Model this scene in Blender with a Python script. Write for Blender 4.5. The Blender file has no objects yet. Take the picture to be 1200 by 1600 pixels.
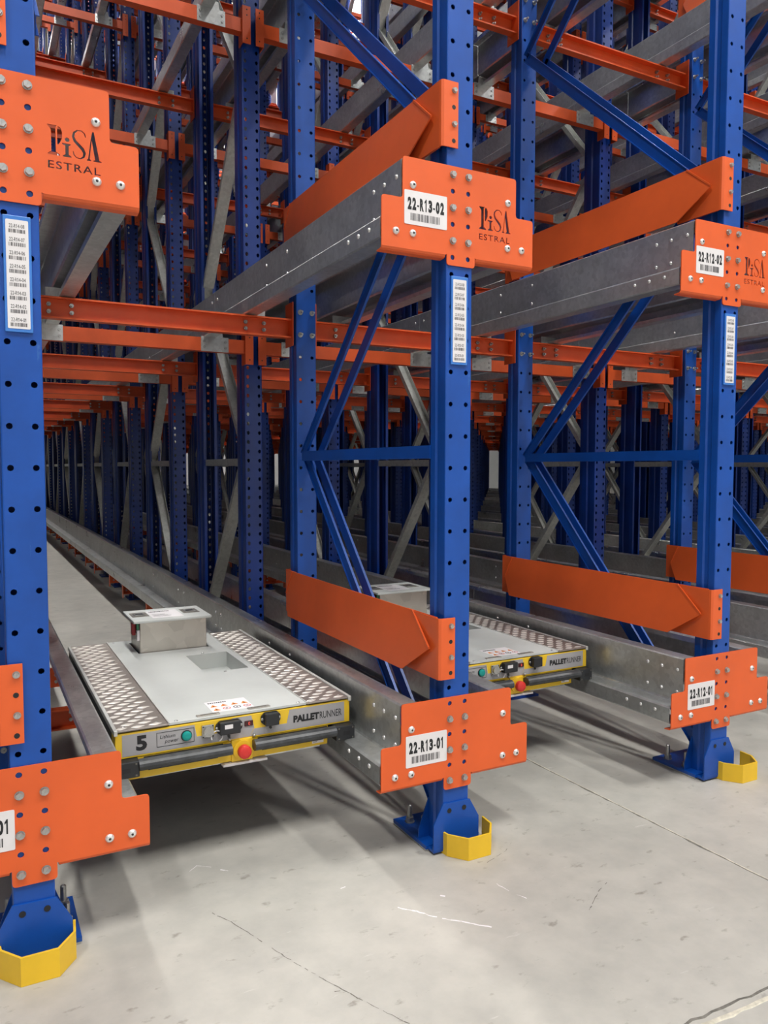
import bpy, bmesh, math, random
from mathutils import Vector, Matrix

# ------------------------------------------------------------------ camera
R = math.radians
SC = bpy.context.scene
COL = SC.collection
F_PX, YAW, PITCH, ROLL, CAMZ = 1216.15, 0.48702, 0.05737, 0.00096, 1.24
cy, sy = math.cos(YAW), math.sin(YAW)
_r = Vector((cy, -sy, 0)); _f = Vector((sy, cy, 0)); _u = Vector((0, 0, 1))
_f2 = _f * math.cos(PITCH) - _u * math.sin(PITCH)
_u2 = _u * math.cos(PITCH) + _f * math.sin(PITCH)
_r3 = _r * math.cos(ROLL) + _u2 * math.sin(ROLL)
_u3 = _u2 * math.cos(ROLL) - _r * math.sin(ROLL)
cam = bpy.data.cameras.new('camera')
cam.sensor_fit = 'VERTICAL'
cam.sensor_height = 32.0
cam.sensor_width = 24.0
cam.lens = 32.0 * F_PX / 1600.0
cam.clip_start = 0.05
cam.clip_end = 200
camo = bpy.data.objects.new('camera', cam)
COL.objects.link(camo)
m = Matrix((_r3, _u3, -_f2)).transposed().to_4x4()
m.translation = Vector((0, 0, CAMZ))
camo.matrix_world = m
SC.camera = camo

def project(x, y, z):
    d = Vector((x, y, z - CAMZ))
    w = d.dot(_f2)
    if w < 0.1: return None
    return 600 + F_PX * d.dot(_r3) / w, 800 - F_PX * d.dot(_u3) / w, w

# ------------------------------------------------------------------ light
SC.view_settings.view_transform = 'Standard'
SC.view_settings.look = 'None'
SC.view_settings.gamma = 1
SC.view_settings.use_curve_mapping = False
SC.view_settings.exposure = 0.0
SC.cycles.max_bounces = 8
SC.cycles.diffuse_bounces = 4
SC.cycles.glossy_bounces = 4
SC.cycles.caustics_reflective = False
SC.cycles.caustics_refractive = False

W = bpy.data.worlds.new('hall_air'); SC.world = W; W.use_nodes = True
W.node_tree.nodes['Background'].inputs[0].default_value = (0.92, 0.96, 1.0, 1)
W.node_tree.nodes['Background'].inputs[1].default_value = 0.13

def area(name, loc, sx, sy_, power, rot=(0, 0, 0), col=(1, 0.985, 0.95)):
    l = bpy.data.lights.new(name, 'AREA'); l.shape = 'RECTANGLE'
    l.size = sx; l.size_y = sy_; l.energy = power; l.color = col
    o = bpy.data.objects.new(name, l); COL.objects.link(o)
    o.location = loc; o.rotation_euler = rot
    return o
# lamps of the service aisle in front of the racks, then lamps over the racks
for i, x in enumerate((-4.7, 0.5, 5.7, 10.9)):
    area('aisle_lamp', (x, -2.6, 11.6), 0.45, 3.4, 610, (R(12), 0, 0))
for j, y in enumerate((6.0, 11.0, 16.0, 21.0, 26.0)):
    for i, x in enumerate((0.735, 5.7, 10.7)):
        area('roof_lamp', (x, y, 13.55), 1.2, 3.2, 560)
area('end_aisle_lamp', (4.0, 35.0, 11.0), 10, 1.0, 700)
area('end_aisle_lamp', (16.0, 35.0, 11.0), 10, 1.0, 700)

# ------------------------------------------------------------------ materials
def newmat(name):
    mt = bpy.data.materials.new(name); mt.use_nodes = True
    nt = mt.node_tree
    return mt, nt, nt.nodes['Principled BSDF']

def mix_noise(nt, scale, c1, c2, lo=0.35, hi=0.65, detail=4, coord='Object', vec=None, rough=0.6):
    N = nt.nodes.new('ShaderNodeTexNoise'); N.inputs['Scale'].default_value = scale
    N.inputs['Detail'].default_value = detail; N.inputs['Roughness'].default_value = rough
    if vec is None:
        T = nt.nodes.new('ShaderNodeTexCoord'); nt.links.new(T.outputs[coord], N.inputs['Vector'])
    else:
        nt.links.new(vec, N.inputs['Vector'])
    C = nt.nodes.new('ShaderNodeValToRGB')
    C.color_ramp.elements[0].position = lo; C.color_ramp.elements[0].color = (*c1, 1)
    C.color_ramp.elements[1].position = hi; C.color_ramp.elements[1].color = (*c2, 1)
    nt.links.new(N.outputs['Fac'], C.inputs['Fac'])
    return C.outputs['Color'], N

def bump(nt, bsdf, scale, strength, dist=0.002, detail=3):
    T = nt.nodes.new('ShaderNodeTexCoord')
    N = nt.nodes.new('ShaderNodeTexNoise'); N.inputs['Scale'].default_value = scale
    N.inputs['Detail'].default_value = detail
    nt.links.new(T.outputs['Object'], N.inputs['Vector'])
    B = nt.nodes.new('ShaderNodeBump'); B.inputs['Strength'].default_value = strength
    B.inputs['Distance'].default_value = dist
    nt.links.new(N.outputs['Fac'], B.inputs['Height'])
    nt.links.new(B.outputs['Normal'], bsdf.inputs['Normal'])

def paint(name, c, rough=0.42, vary=0.12, metallic=0.0, scuff=None, sc=7.0):
    mt, nt, b = newmat(name)
    c1 = tuple(v * (1 - vary) for v in c); c2 = tuple(min(1, v * (1 + vary)) for v in c)
    out, _n = mix_noise(nt, sc, c1, c2)
    if scuff:
        s, n2 = mix_noise(nt, 38.0, (0, 0, 0), (1, 1, 1), 0.69, 0.74, 6)
        T = nt.nodes.new('ShaderNodeTexCoord')
        mp = nt.nodes.new('ShaderNodeMapping'); mp.inputs['Scale'].default_value = (1, 1, 0.22)
        nt.links.new(T.outputs['Object'], mp.inputs['Vector']); nt.links.new(mp.outputs['Vector'], n2.inputs['Vector'])
        M = nt.nodes.new('ShaderNodeMix'); M.data_type = 'RGBA'
        nt.links.new(s, M.inputs['Factor']); nt.links.new(out, M.inputs['A'])
        M.inputs['B'].default_value = (*scuff, 1)
        out = M.outputs['Result']
    nt.links.new(out, b.inputs['Base Color'])
    b.inputs['Roughness'].default_value = rough
    b.inputs['Metallic'].default_value = metallic
    bump(nt, b, 5.0, 0.06, 0.004, 2)
    return mt

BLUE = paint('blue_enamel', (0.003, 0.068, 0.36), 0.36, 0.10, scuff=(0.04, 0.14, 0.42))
BLUE_SHADED = paint('blue_enamel_shaded', (0.003, 0.034, 0.23), 0.33, 0.12)  # the frame blue darkened: shade inside the racks is put into the colour
ORANGE = paint('orange_enamel', (0.76, 0.115, 0.022), 0.40, 0.07, sc=3.0)
ORANGE_D = paint('orange_beam_paint', (0.70, 0.095, 0.018), 0.45, 0.08)
YELLOW = paint('yellow_enamel', (0.80, 0.50, 0.022), 0.42, 0.06)
SHYELLOW = paint('shuttle_yellow', (0.83, 0.54, 0.03), 0.40, 0.05)
STRIPBLUE = paint('label_holder_blue', (0.045, 0.20, 0.62), 0.35, 0.05)
WHITE = paint('label_white', (0.78, 0.75, 0.76), 0.5, 0.02)
BLACK = paint('black_plastic', (0.018, 0.019, 0.022), 0.45, 0.2)
INK = paint('black_ink', (0.012, 0.012, 0.014), 0.6, 0.05)
INKGREY = paint('barcode_ink', (0.07, 0.065, 0.07), 0.6, 0.05)
RUBBER = paint('bumper_rubber', (0.045, 0.048, 0.052), 0.38, 0.35, sc=30)
TRIM = paint('satin_aluminium_trim', (0.66, 0.66, 0.63), 0.38, 0.06, 0.4)
LIDGREY = paint('deck_grey', (0.56, 0.58, 0.56), 0.42, 0.05, sc=3)
FASCIA = paint('fascia_grey', (0.38, 0.37, 0.38), 0.5, 0.03)
TEAL = paint('teal_button', (0.0, 0.30, 0.27), 0.3, 0.05)
RED = paint('red_plastic', (0.62, 0.03, 0.025), 0.35, 0.06)
REDPAINT = paint('dark_red_plastic', (0.35, 0.015, 0.02), 0.4, 0.1)
GREEN = paint('cable_green', (0.06, 0.28, 0.14), 0.5, 0.1)
DARKRED = paint('display_window', (0.05, 0.008, 0.01), 0.15, 0.1)
WARN = paint('warning_orange', (0.80, 0.25, 0.03), 0.5, 0.05)
PINKRED = paint('sign_red', (0.65, 0.12, 0.12), 0.5, 0.05)

def galv(name, base, rough, metal, scale=26):
    mt, nt, b = newmat(name)
    T = nt.nodes.new('ShaderNodeTexCoord')
    V = nt.nodes.new('ShaderNodeTexVoronoi'); V.inputs['Scale'].default_value = scale * 2.4
    nt.links.new(T.outputs['Object'], V.inputs['Vector'])
    c1 = tuple(v * 0.80 for v in base); c2 = tuple(min(1, v * 1.10) for v in base)
    out, n = mix_noise(nt, scale * 0.16, c1, c2, 0.3, 0.7, 6)
    HS = nt.nodes.new('ShaderNodeMix'); HS.data_type = 'RGBA'; HS.blend_type = 'MULTIPLY'
    HS.inputs['Factor'].default_value = 0.22
    nt.links.new(out, HS.inputs['A']); nt.links.new(V.outputs['Color'], HS.inputs['B'])
    bw = nt.nodes.new('ShaderNodeRGBToBW'); nt.links.new(V.outputs['Color'], bw.inputs['Color'])
    nt.links.new(bw.outputs['Val'], HS.inputs['B'])
    nt.links.new(HS.outputs['Result'], b.inputs['Base Color'])
    b.inputs['Metallic'].default_value = metal
    mr = nt.nodes.new('ShaderNodeMapRange'); mr.inputs['To Min'].default_value = rough * 0.75
    mr.inputs['To Max'].default_value = rough * 1.3
    nt.links.new(n.outputs['Fac'], mr.inputs['Value']); nt.links.new(mr.outputs['Result'], b.inputs['Roughness'])
    bump(nt, b, 14, 0.03, 0.001, 2)
    return mt
GALV = galv('galvanised_rail_steel', (0.68, 0.70, 0.69), 0.29, 0.74)
GALV_B = galv('galvanised_brace_steel', (0.66, 0.67, 0.63), 0.42, 0.5)
ZINC = galv('zinc_bolt_steel', (0.52, 0.52, 0.51), 0.30, 0.85, 60)
STEEL = galv('brushed_steel', (0.62, 0.58, 0.52), 0.34, 0.75, 8)
TREAD = galv('tread_plate_aluminium', (0.34, 0.30, 0.27), 0.42, 0.60, 10)
TREADHI = paint('tread_bar_aluminium', (0.70, 0.66, 0.61), 0.40, 0.08, 0.35)
RIVET = paint('rivet_head', (0.80, 0.79, 0.78), 0.22, 0.04, 0.55)

def concrete():
    mt, nt, b = newmat('polished_concrete')
    T = nt.nodes.new('ShaderNodeTexCoord')
    base, n0 = mix_noise(nt, 1.3, (0.37, 0.36, 0.33), (0.50, 0.48, 0.44), 0.3, 0.7, 8)
    mot, n1 = mix_noise(nt, 9.0, (0.80, 0.80, 0.80), (1.06, 1.05, 1.03), 0.28, 0.62, 8)
    M1 = nt.nodes.new('ShaderNodeMix'); M1.data_type = 'RGBA'; M1.blend_type = 'MULTIPLY'; M1.inputs['Factor'].default_value = 0.6
    nt.links.new(base, M1.inputs['A']); nt.links.new(mot, M1.inputs['B'])
    # small dark aggregate spots
    mp = nt.nodes.new('ShaderNodeMapping'); mp.inputs['Scale'].default_value = (1.0, 1.6, 1)
    nt.links.new(T.outputs['Object'], mp.inputs['Vector'])
    sp, n2 = mix_noise(nt, 15, (1, 1, 1), (0.55, 0.53, 0.50), 0.62, 0.72, 5, vec=mp.outputs['Vector'])
    M2 = nt.nodes.new('ShaderNodeMix'); M2.data_type = 'RGBA'; M2.blend_type = 'MULTIPLY'; M2.inputs['Factor'].default_value = 0.8
    nt.links.new(M1.outputs['Result'], M2.inputs['A']); nt.links.new(sp, M2.inputs['B'])
    # pale scuffs
    mp3 = nt.nodes.new('ShaderNodeMapping'); mp3.inputs['Scale'].default_value = (1.0, 5.0, 1); mp3.inputs['Rotation'].default_value = (0, 0, 0.5)
    nt.links.new(T.outputs['Object'], mp3.inputs['Vector'])
    sc, n3 = mix_noise(nt, 7, (0, 0, 0), (1, 1, 1), 0.67, 0.74, 7, vec=mp3.outputs['Vector'])
    M3 = nt.nodes.new('ShaderNodeMix'); M3.data_type = 'RGBA'
    MM = nt.nodes.new('ShaderNodeMath'); MM.operation = 'MULTIPLY'; MM.inputs[1].default_value = 0.45
    nt.links.new(sc, MM.inputs[0]); nt.links.new(MM.outputs[0], M3.inputs['Factor'])
    nt.links.new(M2.outputs['Result'], M3.inputs['A']); M3.inputs['B'].default_value = (0.68, 0.67, 0.63, 1)
    nt.links.new(M3.outputs['Result'], b.inputs['Base Color'])
    mr = nt.nodes.new('ShaderNodeMapRange'); mr.inputs['To Min'].default_value = 0.38; mr.inputs['To Max'].default_value = 0.62
    nt.links.new(n0.outputs['Fac'], mr.inputs['Value']); nt.links.new(mr.outputs['Result'], b.inputs['Roughness'])
    b.inputs['Specular IOR Level'].default_value = 0.4
    bump(nt, b, 40, 0.08, 0.002, 5)
    return mt
CONC = concrete()
SEAL = paint('joint_sealant', (0.60, 0.56, 0.46), 0.6, 0.2, sc=40)
CRACK = paint('joint_dirt', (0.16, 0.15, 0.13), 0.8, 0.3, sc=40)
WALLM = paint('wall_panel_white', (0.72, 0.73, 0.73), 0.6, 0.04, sc=1)
CEILM = paint('ceiling_white', (0.75, 0.76, 0.77), 0.7, 0.04, sc=1)

def emis(name, col, s):
    mt = bpy.data.materials.new(name); mt.use_nodes = True
    nt = mt.node_tree; nt.nodes.remove(nt.nodes['Principled BSDF'])
    e = nt.nodes.new('ShaderNodeEmission'); e.inputs[0].default_value = (*col, 1); e.inputs[1].default_value = s
    nt.links.new(e.outputs[0], nt.nodes['Material Output'].inputs[0]); return mt
LAMP = emis('lamp_diffuser', (1, 0.98, 0.95), 16)
LEDRED = emis('display_digit', (1.0, 0.12, 0.08), 1.2)

# ------------------------------------------------------------------ mesh kit
class MB:
    def __init__(s): s.v = []; s.f = []; s.mi = []; s.mats = []; s.m = 0; s.T = None
    def mat(s, mt):
        if mt not in s.mats: s.mats.append(mt)
        s.m = s.mats.index(mt); return s
    def add(s, vs, fs):
        n = len(s.v)
        if s.T is not None: vs = [tuple(s.T @ Vector(q)) for q in vs]
        s.v += [tuple(q) for q in vs]
        for f in fs: s.f.append(tuple(i + n for i in f)); s.mi.append(s.m)
        return s
    def box(s, x0, x1, y0, y1, z0, z1):
        if x0 > x1: x0, x1 = x1, x0
        if y0 > y1: y0, y1 = y1, y0
        if z0 > z1: z0, z1 = z1, z0
        return s.add([(x0,y0,z0),(x1,y0,z0),(x1,y1,z0),(x0,y1,z0),(x0,y0,z1),(x1,y0,z1),(x1,y1,z1),(x0,y1,z1)],
                     [(0,3,2,1),(4,5,6,7),(0,1,5,4),(1,2,6,5),(2,3,7,6),(3,0,4,7)])
    def bbox(s, x0, x1, y0, y1, z0, z1, c=0.003):     # box with chamfered edges
        if x0 > x1: x0, x1 = x1, x0
        bm = bmesh.new(); bmesh.ops.create_cube(bm, size=1)
        for v in bm.verts: v.co = Vector(((x0+x1)/2 + v.co.x*(x1-x0), (y0+y1)/2 + v.co.y*(y1-y0), (z0+z1)/2 + v.co.z*(z1-z0)))
        bmesh.ops.bevel(bm, geom=list(bm.edges), offset=c, segments=2, affect='EDGES', profile=0.5)
        bm.verts.ensure_lookup_table()
        for i, v in enumerate(bm.verts): v.index = i
        s.add([v.co[:] for v in bm.verts], [[v.index for v in f.verts] for f in bm.faces]); bm.free(); return s
    def prism(s, poly, a0, a1, ax):
        """poly: 2D points (other two axes in x,y,z order), extruded along ax"""
        def P(p, a):
            return {'x': (a, p[0], p[1]), 'y': (p[0], a, p[1]), 'z': (p[0], p[1], a)}[ax]
        n = len(poly)
        vs = [P(p, a0) for p in poly] + [P(p, a1) for p in poly]
        fs = [tuple(range(n)), tuple(range(2*n-1, n-1, -1))]
        for i in range(n): j = (i+1) % n; fs.append((i, i+n, j+n, j))
        return s.add(vs, fs)
    def sheet(s, path, t, a0, a1, ax, cut=None):
        """folded sheet: open polyline thickened by t, extruded along ax; quads only"""
        n = len(path); off = []
        for i in range(n):
            p = Vector(path[i]).to_2d()
            d0 = (p - Vector(path[i-1]).to_2d()).normalized() if i > 0 else None
            d1 = (Vector(path[i+1]).to_2d() - p).normalized() if i < n-1 else None
            if d0 is None: nn = Vector((-d1.y, d1.x)); k = 1
            elif d1 is None: nn = Vector((-d0.y, d0.x)); k = 1
            else:
                n0 = Vector((-d0.y, d0.x)); n1 = Vector((-d1.y, d1.x)); nn = (n0+n1).normalized(); k = 1/max(0.4, nn.dot(n0))
            off.append(p + nn*t*k)
        path = [Vector(p).to_2d() for p in path]
        def P(p, a): return {'x': (a, p[0], p[1]), 'y': (p[0], a, p[1]), 'z': (p[0], p[1], a)}[ax]
        stations = [a0] + list(cut or []) + [a1]
        vs = []; 
        for a in stations: vs += [P(p, a) for p in path] + [P(p, a) for p in off]
        fs = []
        m2 = 2*n
        for k in range(len(stations)-1):
            b = k*m2; c = b + m2
            for i in range(n-1):
                fs.append((b+i, b+i+1, c+i+1, c+i)); fs.append((b+n+i+1, b+n+i, c+n+i, c+n+i+1))
            fs.append((b, c, c+n, b+n)); fs.append((b+n-1, b+2*n-1, c+2*n-1, c+n-1))
        e = (len(stations)-1)*m2
        for i in range(n-1):
            fs.append((i+1, i, n+i, n+i+1)); fs.append((e+i, e+i+1, e+n+i+1, e+n+i))
        return s.add(vs, fs)
    def cyl(s, c, r, h, ax='y', n=12, r2=None, rot=0.0):
        """from c along +ax by h"""
        r2 = r if r2 is None else r2
        vs = []
        for k, (rr, hh) in enumerate(((r, 0), (r2, h))):
            for i in range(n):
                a = 2*math.pi*i/n + rot; u, v = rr*math.cos(a), rr*math.sin(a)
                vs.append({'x': (c[0]+hh, c[1]+u, c[2]+v), 'y': (c[0]+u, c[1]+hh, c[2]+v), 'z': (c[0]+u, c[1]+v, c[2]+hh)}[ax])
        fs = [tuple(range(n)), tuple(range(2*n-1, n-1, -1))] + [(i, i+n, (i+1) % n+n, (i+1) % n) for i in range(n)]
        return s.add(vs, fs)
    def dome(s, c, r, h, n=12, ax='-y'):
        prof = [(r, 0), (r*0.95, h*0.35), (r*0.75, h*0.7), (r*0.42, h*0.95)]
        vs = []
        for rr, hh in prof:
            for i in range(n):
                a = 2*math.pi*i/n; u, v = rr*math.cos(a), rr*math.sin(a)
                vs.append({'-y': (c[0]+u, c[1]-hh, c[2]+v), '-x': (c[0]-hh, c[1]+u, c[2]+v), '+x': (c[0]+hh, c[1]+u, c[2]+v), '+z': (c[0]+u, c[1]+v, c[2]+hh), '-z': (c[0]+u, c[1]+v, c[2]-hh)}[ax])
        fs = []
        for k in range(3):
            for i in range(n): fs.append((k*n+i, k*n+(i+1) % n, (k+1)*n+(i+1) % n, (k+1)*n+i))
        fs.append(tuple(3*n+i for i in range(n)))
        return s.add(vs, fs)
    def bar(s, p, q, w, h, side=Vector((1, 0, 0))):
        """rectangular bar p->q, w along side, h across"""
        p = Vector(p); q = Vector(q); d = (q-p).normalized()
        a = (side - d*side.dot(d)).normalized(); b = d.cross(a)
        vs = []
        for o in (p, q):
            for i, j in ((-1,-1),(1,-1),(1,1),(-1,1)): vs.append(tuple(o + a*(w/2*i) + b*(h/2*j)))
        return s.add(vs, [(0,3,2,1),(4,5,6,7),(0,1,5,4),(1,2,6,5),(2,3,7,6),(3,0,4,7)])
    def cbar(s, p, q, w, h, t, side=Vector((1, 0, 0)), flip=1):
        """C channel p->q: web width w along side, flanges of depth h towards flip*normal"""
        p = Vector(p); q = Vector(q); d = (q-p).normalized()
        a = (side - d*side.dot(d)).normalized(); b = d.cross(a)*flip
        prof = [(-w/2, h), (-w/2, 0), (w/2, 0), (w/2, h), (w/2-t, h), (w/2-t, t), (-w/2+t, t), (-w/2+t, h)]
        vs = [tuple(o + a*u + b*v) for o in (p, q) for u, v in prof]
        fs = [(0,7,6,1),(1,6,5,2),(2,5,4,3),(8,9,14,15),(9,10,13,14),(10,11,12,13)]
        for i in range(8): j = (i+1) % 8; fs.append((i, j, j+8, i+8))
        return s.add(vs, fs)
    def holed(s, x0, x1, z0, nrow, pitch, cols, hr, y, depth=0.004, tear=False):
        """strip in the plane Y=y facing -Y, nrow rows from z0, one hole per column per row, real openings"""
        xs = [x0] + [(cols[i]+cols[i+1])/2 for i in range(len(cols)-1)] + [x1]
        for r in range(nrow):
            za, zb = z0 + r*pitch, z0 + (r+1)*pitch; zc = (za+zb)/2
            for c, xc in enumerate(cols):
                xa, xb = xs[c], xs[c+1]; xm = (xa+xb)/2
                P = [(xb, zc), (xb, zb), (xm, zb), (xa, zb), (xa, zc), (xa, za), (xm, za), (xb, za)]
                H = []
                for i in range(8):
                    a = math.pi/4*i; u, v = hr*math.cos(a), hr*math.sin(a)
                    if tear: v *= 1.35; u *= (0.8 if v < 0 else 1.0)
                    H.append((xc+u, zc+v))
                vs = [(p[0], y, p[1]) for p in P] + [(h[0], y, h[1]) for h in H] + [(h[0], y+depth, h[1]) for h in H]
                fs = []
                for i in range(8):
                    j = (i+1) % 8
                    fs.append((i, i+8, j+8, j)); fs.append((i+8, i+16, j+16, j+8))
                s.add(vs, fs)
        return s
    def mesh(s, name, smooth=False):
        me = bpy.data.meshes.new(name); me.from_pydata(s.v, [], s.f)
        for mt in s.mats: me.materials.append(mt)
        me.polygons.foreach_set('material_index', s.mi)
        if smooth: me.polygons.foreach_set('use_smooth', [True]*len(s.f))
        bm = bmesh.new(); bm.from_mesh(me); bmesh.ops.recalc_face_normals(bm, faces=bm.faces); bm.to_mesh(me); bm.free()
        me.update(); return me

def B(mt): return MB().mat(mt)
def link(name, me, parent=None, loc=(0, 0, 0), rot=None):
    o = bpy.data.objects.new(name, me); COL.objects.link(o)
    o.location = loc
    if rot: o.rotation_euler = rot
    if parent: o.parent = parent
    return o
def tag(o, label, cat, group=None, kind=None):
    o['label'] = label; o['category'] = cat
    if group: o['group'] = group
    if kind: o['kind'] = kind
    return o
def thing(name, label, cat, loc=(0, 0, 0), group=None):
    return tag(link(name, None, None, loc), label, cat, group)
def structure(name, me):
    o = link(name, me); o['kind'] = 'structure'; return o
def rounded(poly, r, n=4, skip=()):
    out = []
    L = len(poly)
    for i, p in enumerate(poly):
        if i in skip: out.append(p); continue
        p = Vector(p); a = (Vector(poly[i-1]) - p); b = (Vector(poly[(i+1) % L]) - p)
        rr = min(r, a.length*0.45, b.length*0.45)
        a = p + a.normalized()*rr; b = p + b.normalized()*rr
        for k in range(n+1):
            t = k/n; out.append(tuple(a*(1-t)**2 + p*2*t*(1-t) + b*t*t))
    return out

# ------------------------------------------------------------------ text
_tc = {}
def text_curve(s, bold=0.0, space=1.0):
    key = (s, bold, space)
    if key in _tc: return _tc[key]
    cu = bpy.data.curves.new('lettering', 'FONT'); cu.body = s; cu.size = 1; cu.offset = bold; cu.resolution_u = 3
    cu.space_character = space
    o = bpy.data.objects.new('lettering', cu); COL.objects.link(o)
    bpy.context.view_layer.update()
    dg = bpy.context.evaluated_depsgraph_get()
    me = bpy.data.meshes.new_from_object(o.evaluated_get(dg))
    vs = [v.co.copy() for v in me.vertices]; fs = [tuple(p.vertices) for p in me.polygons]
    bpy.data.meshes.remove(me); bpy.data.objects.remove(o)
    x0 = min(v.x for v in vs); x1 = max(v.x for v in vs); y0 = min(v.y for v in vs); y1 = max(v.y for v in vs)
    r = ([((v.x-x0)/(x1-x0), (v.y-y0)/(y1-y0)) for v in vs], fs)
    _tc[key] = r; return r
def put_text(mb, s, x, z, w, h, y, bold=0.0, space=1.0, shear=0.0):
    vs, fs = text_curve(s, bold, space)
    mb.add([(x + u*w + shear*v*h, y, z + v*h) for u, v in vs], [f[::-1] for f in fs])
ONE = ([(0.62, 0.0), (0.62, 1.0), (0.44, 1.0), (0.10, 0.80), (0.10, 0.64), (0.36, 0.76), (0.36, 0.0)], [(0, 1, 2, 5, 6), (2, 3, 4, 5)])
def put_code(mb, s, x, z, w, h, y, bold=0.05):
    cw = {'-': 0.62, '1': 0.86}
    tot = sum(cw.get(c, 1.0) for c in s); t = x
    for c in s:
        a = w*cw.get(c, 1.0)/tot
        if c == '1': vs, fs = ONE; mb.add([(t + u*a, y, z + v*h) for u, v in vs], [f[::-1] for f in fs])
        elif c == '-': mb.add([(t+a*.16, y, z+h*.30), (t+a*.84, y, z+h*.30), (t+a*.84, y, z+h*.44), (t+a*.16, y, z+h*.44)], [(0, 1, 2, 3)])
        else: put_text(mb, c, t+a*0.08, z, a*0.84, h, y, bold)
        t += a
def barcode(mb, x, z, w, h, y, seed, n=30):
    rnd = random.Random(seed); t = 0; k = 0
    ws = [rnd.choice((1, 1, 2, 3)) for _ in range(n*2+1)]; tot = sum(ws)
    for i, q in enumerate(ws):
        if i % 2 == 0: mb.add([(x+t*w/tot, y, z), (x+(t+q)*w/tot, y, z), (x+(t+q)*w/tot, y, z+h), (x+t*w/tot, y, z+h)], [(0, 1, 2, 3)])
        t += q

# ------------------------------------------------------------------ layout constants
X0, LP, Y0 = 1.359, 1.2476, 2.0675        # post line R13, line spacing, front plane of the rack
def XL(k): return X0 + k*LP               # k = -1 is R14, 0 is R13, 1 is R12
LEV = 1.655                               # height between levels
H1 = 12.7                                 # post height
HZ = 1.2375                               # height of one row of holes
KMAX = 12; NFR = 17                       # post lines to the right, frames deep
F0, FP, FD = 4.075, 1.71, 1.03            # first inner frame, period, depth
def yf(n): return F0 + FP*n
def yb(n): return F0 + FP*n + 0.865
YEND = yb(NFR-1) + 0.16
ORD = ['zeroth', 'first', 'second', 'third', 'fourth', 'fifth', 'sixth', 'seventh', 'eighth', 'ninth', 'tenth', 'eleventh', 'twelfth', 'thirteenth', 'fourteenth', 'fifteenth', 'sixteenth', 'seventeenth', 'eighteenth', 'nineteenth', 'twentieth', 'twenty-first', 'twenty-second', 'twenty-third', 'twenty-fourth', 'twenty-fifth', 'twenty-sixth']
def linename(k):
    return {-1: 'the 22-R14 post', 0: 'the 22-R13 post', 1: 'the 22-R12 post', 2: 'the first post right of 22-R12', -2: 'the post left of 22-R14', -3: 'the second post left of 22-R14'}.get(k, 'the %s post right of 22-R12' % ORD[k-1])
def lanename(j):   # lane j lies between line j and line j+1
    return {-3: 'second lane left of R14', -2: 'first lane left of R14', -1: 'lane between R14 and R13', 0: 'lane between R13 and R12', 1: 'first lane right of R12'}.get(j, '%s lane right of R12' % ORD[j])
def seen(pts, mu=120, mv=160):
    for p in pts:
        q = project(*p)
        if q and -mu < q[0] < 1200+mu and -mv < q[1] < 1600+mv: return True
    return False

# ------------------------------------------------------------------ setting
SEAMS = True
fl = B(CONC).box(-12, 60, -8, 0, 0, 0)
fl = MB().mat(CONC)
fl.add([(-14, -8, 0), (60, -8, 0), (60, 38, 0), (-14, 38, 0), (-14, -8, -0.3), (60, -8, -0.3), (60, 38, -0.3), (-14, 38, -0.3)],
       [(0, 1, 2, 3), (4, 7, 6, 5), (0, 4, 5, 1), (1, 5, 6, 2), (2, 6, 7, 3), (3, 7, 4, 0)])
FLOOR = structure('floor', fl.mesh('floor'))
def scratch(pts, w, mt, seed):
    rnd = random.Random(seed); mb = B(mt)
    for (xa, ya), (xb, yb_) in zip(pts, pts[1:]):
        L = math.hypot(xb-xa, yb_-ya); n = max(2, int(L/0.012)); d = Vector((xb-xa, yb_-ya)).normalized(); q = Vector((-d.y, d.x))
        P = [(xa+(xb-xa)*i/n + q.x*rnd.uniform(-w, w)*.6, ya+(yb_-ya)*i/n + q.y*rnd.uniform(-w, w)*.6) for i in range(n+1)]
        for a, b in zip(P, P[1:]):
            if rnd.random() < 0.22: continue
            ww = w*rnd.uniform(.3, 1.0)
            mb.add([(a[0]+q.x*ww/2, a[1]+q.y*ww/2, 0.0004), (a[0]-q.x*ww/2, a[1]-q.y*ww/2, 0.0004), (b[0]-q.x*ww/2, b[1]-q.y*ww/2, 0.0004), (b[0]+q.x*ww/2, b[1]+q.y*ww/2, 0.0004)], [(0, 1, 2, 3)])
    o = link('scratch', mb.mesh('scratch'), FLOOR); o['kind'] = 'stuff'

for i_, (pts_, w_, m_) in enumerate([
    ([(1.030, 1.862), (1.067, 1.822), (1.102, 1.769), (1.151, 1.722), (1.212, 1.660)], 0.006, WHITE),
    ([(1.172, 1.856), (1.186, 1.845)], 0.008, WHITE), ([(1.352, 1.835), (1.363, 1.773), (1.382, 1.730)], 0.003, WHITE),
    ([(0.560, 2.332), (0.588, 2.356), (0.626, 2.327)], 0.003, WHITE), ([(0.648, 2.300), (0.668, 2.280)], 0.005, WHITE),
    ([(0.913, 2.022), (0.947, 2.028)], 0.004, WHITE),
    ([(0.560, 2.080), (0.594, 2.016), (0.692, 1.748), (0.768, 1.576), (0.832, 1.447), (0.95, 1.22)], 0.003, CRACK),
    ([(0.700, 1.632), (0.756, 1.615)], 0.003, CRACK), ([(1.50, 1.60), (1.59, 1.66), (1.66, 1.69)], 0.003, CRACK),
    ([(1.40, 1.95), (1.50, 1.985), (1.56, 2.03)], 0.002, CRACK)]):
    scratch(pts_, w_, m_, i_)
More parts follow.
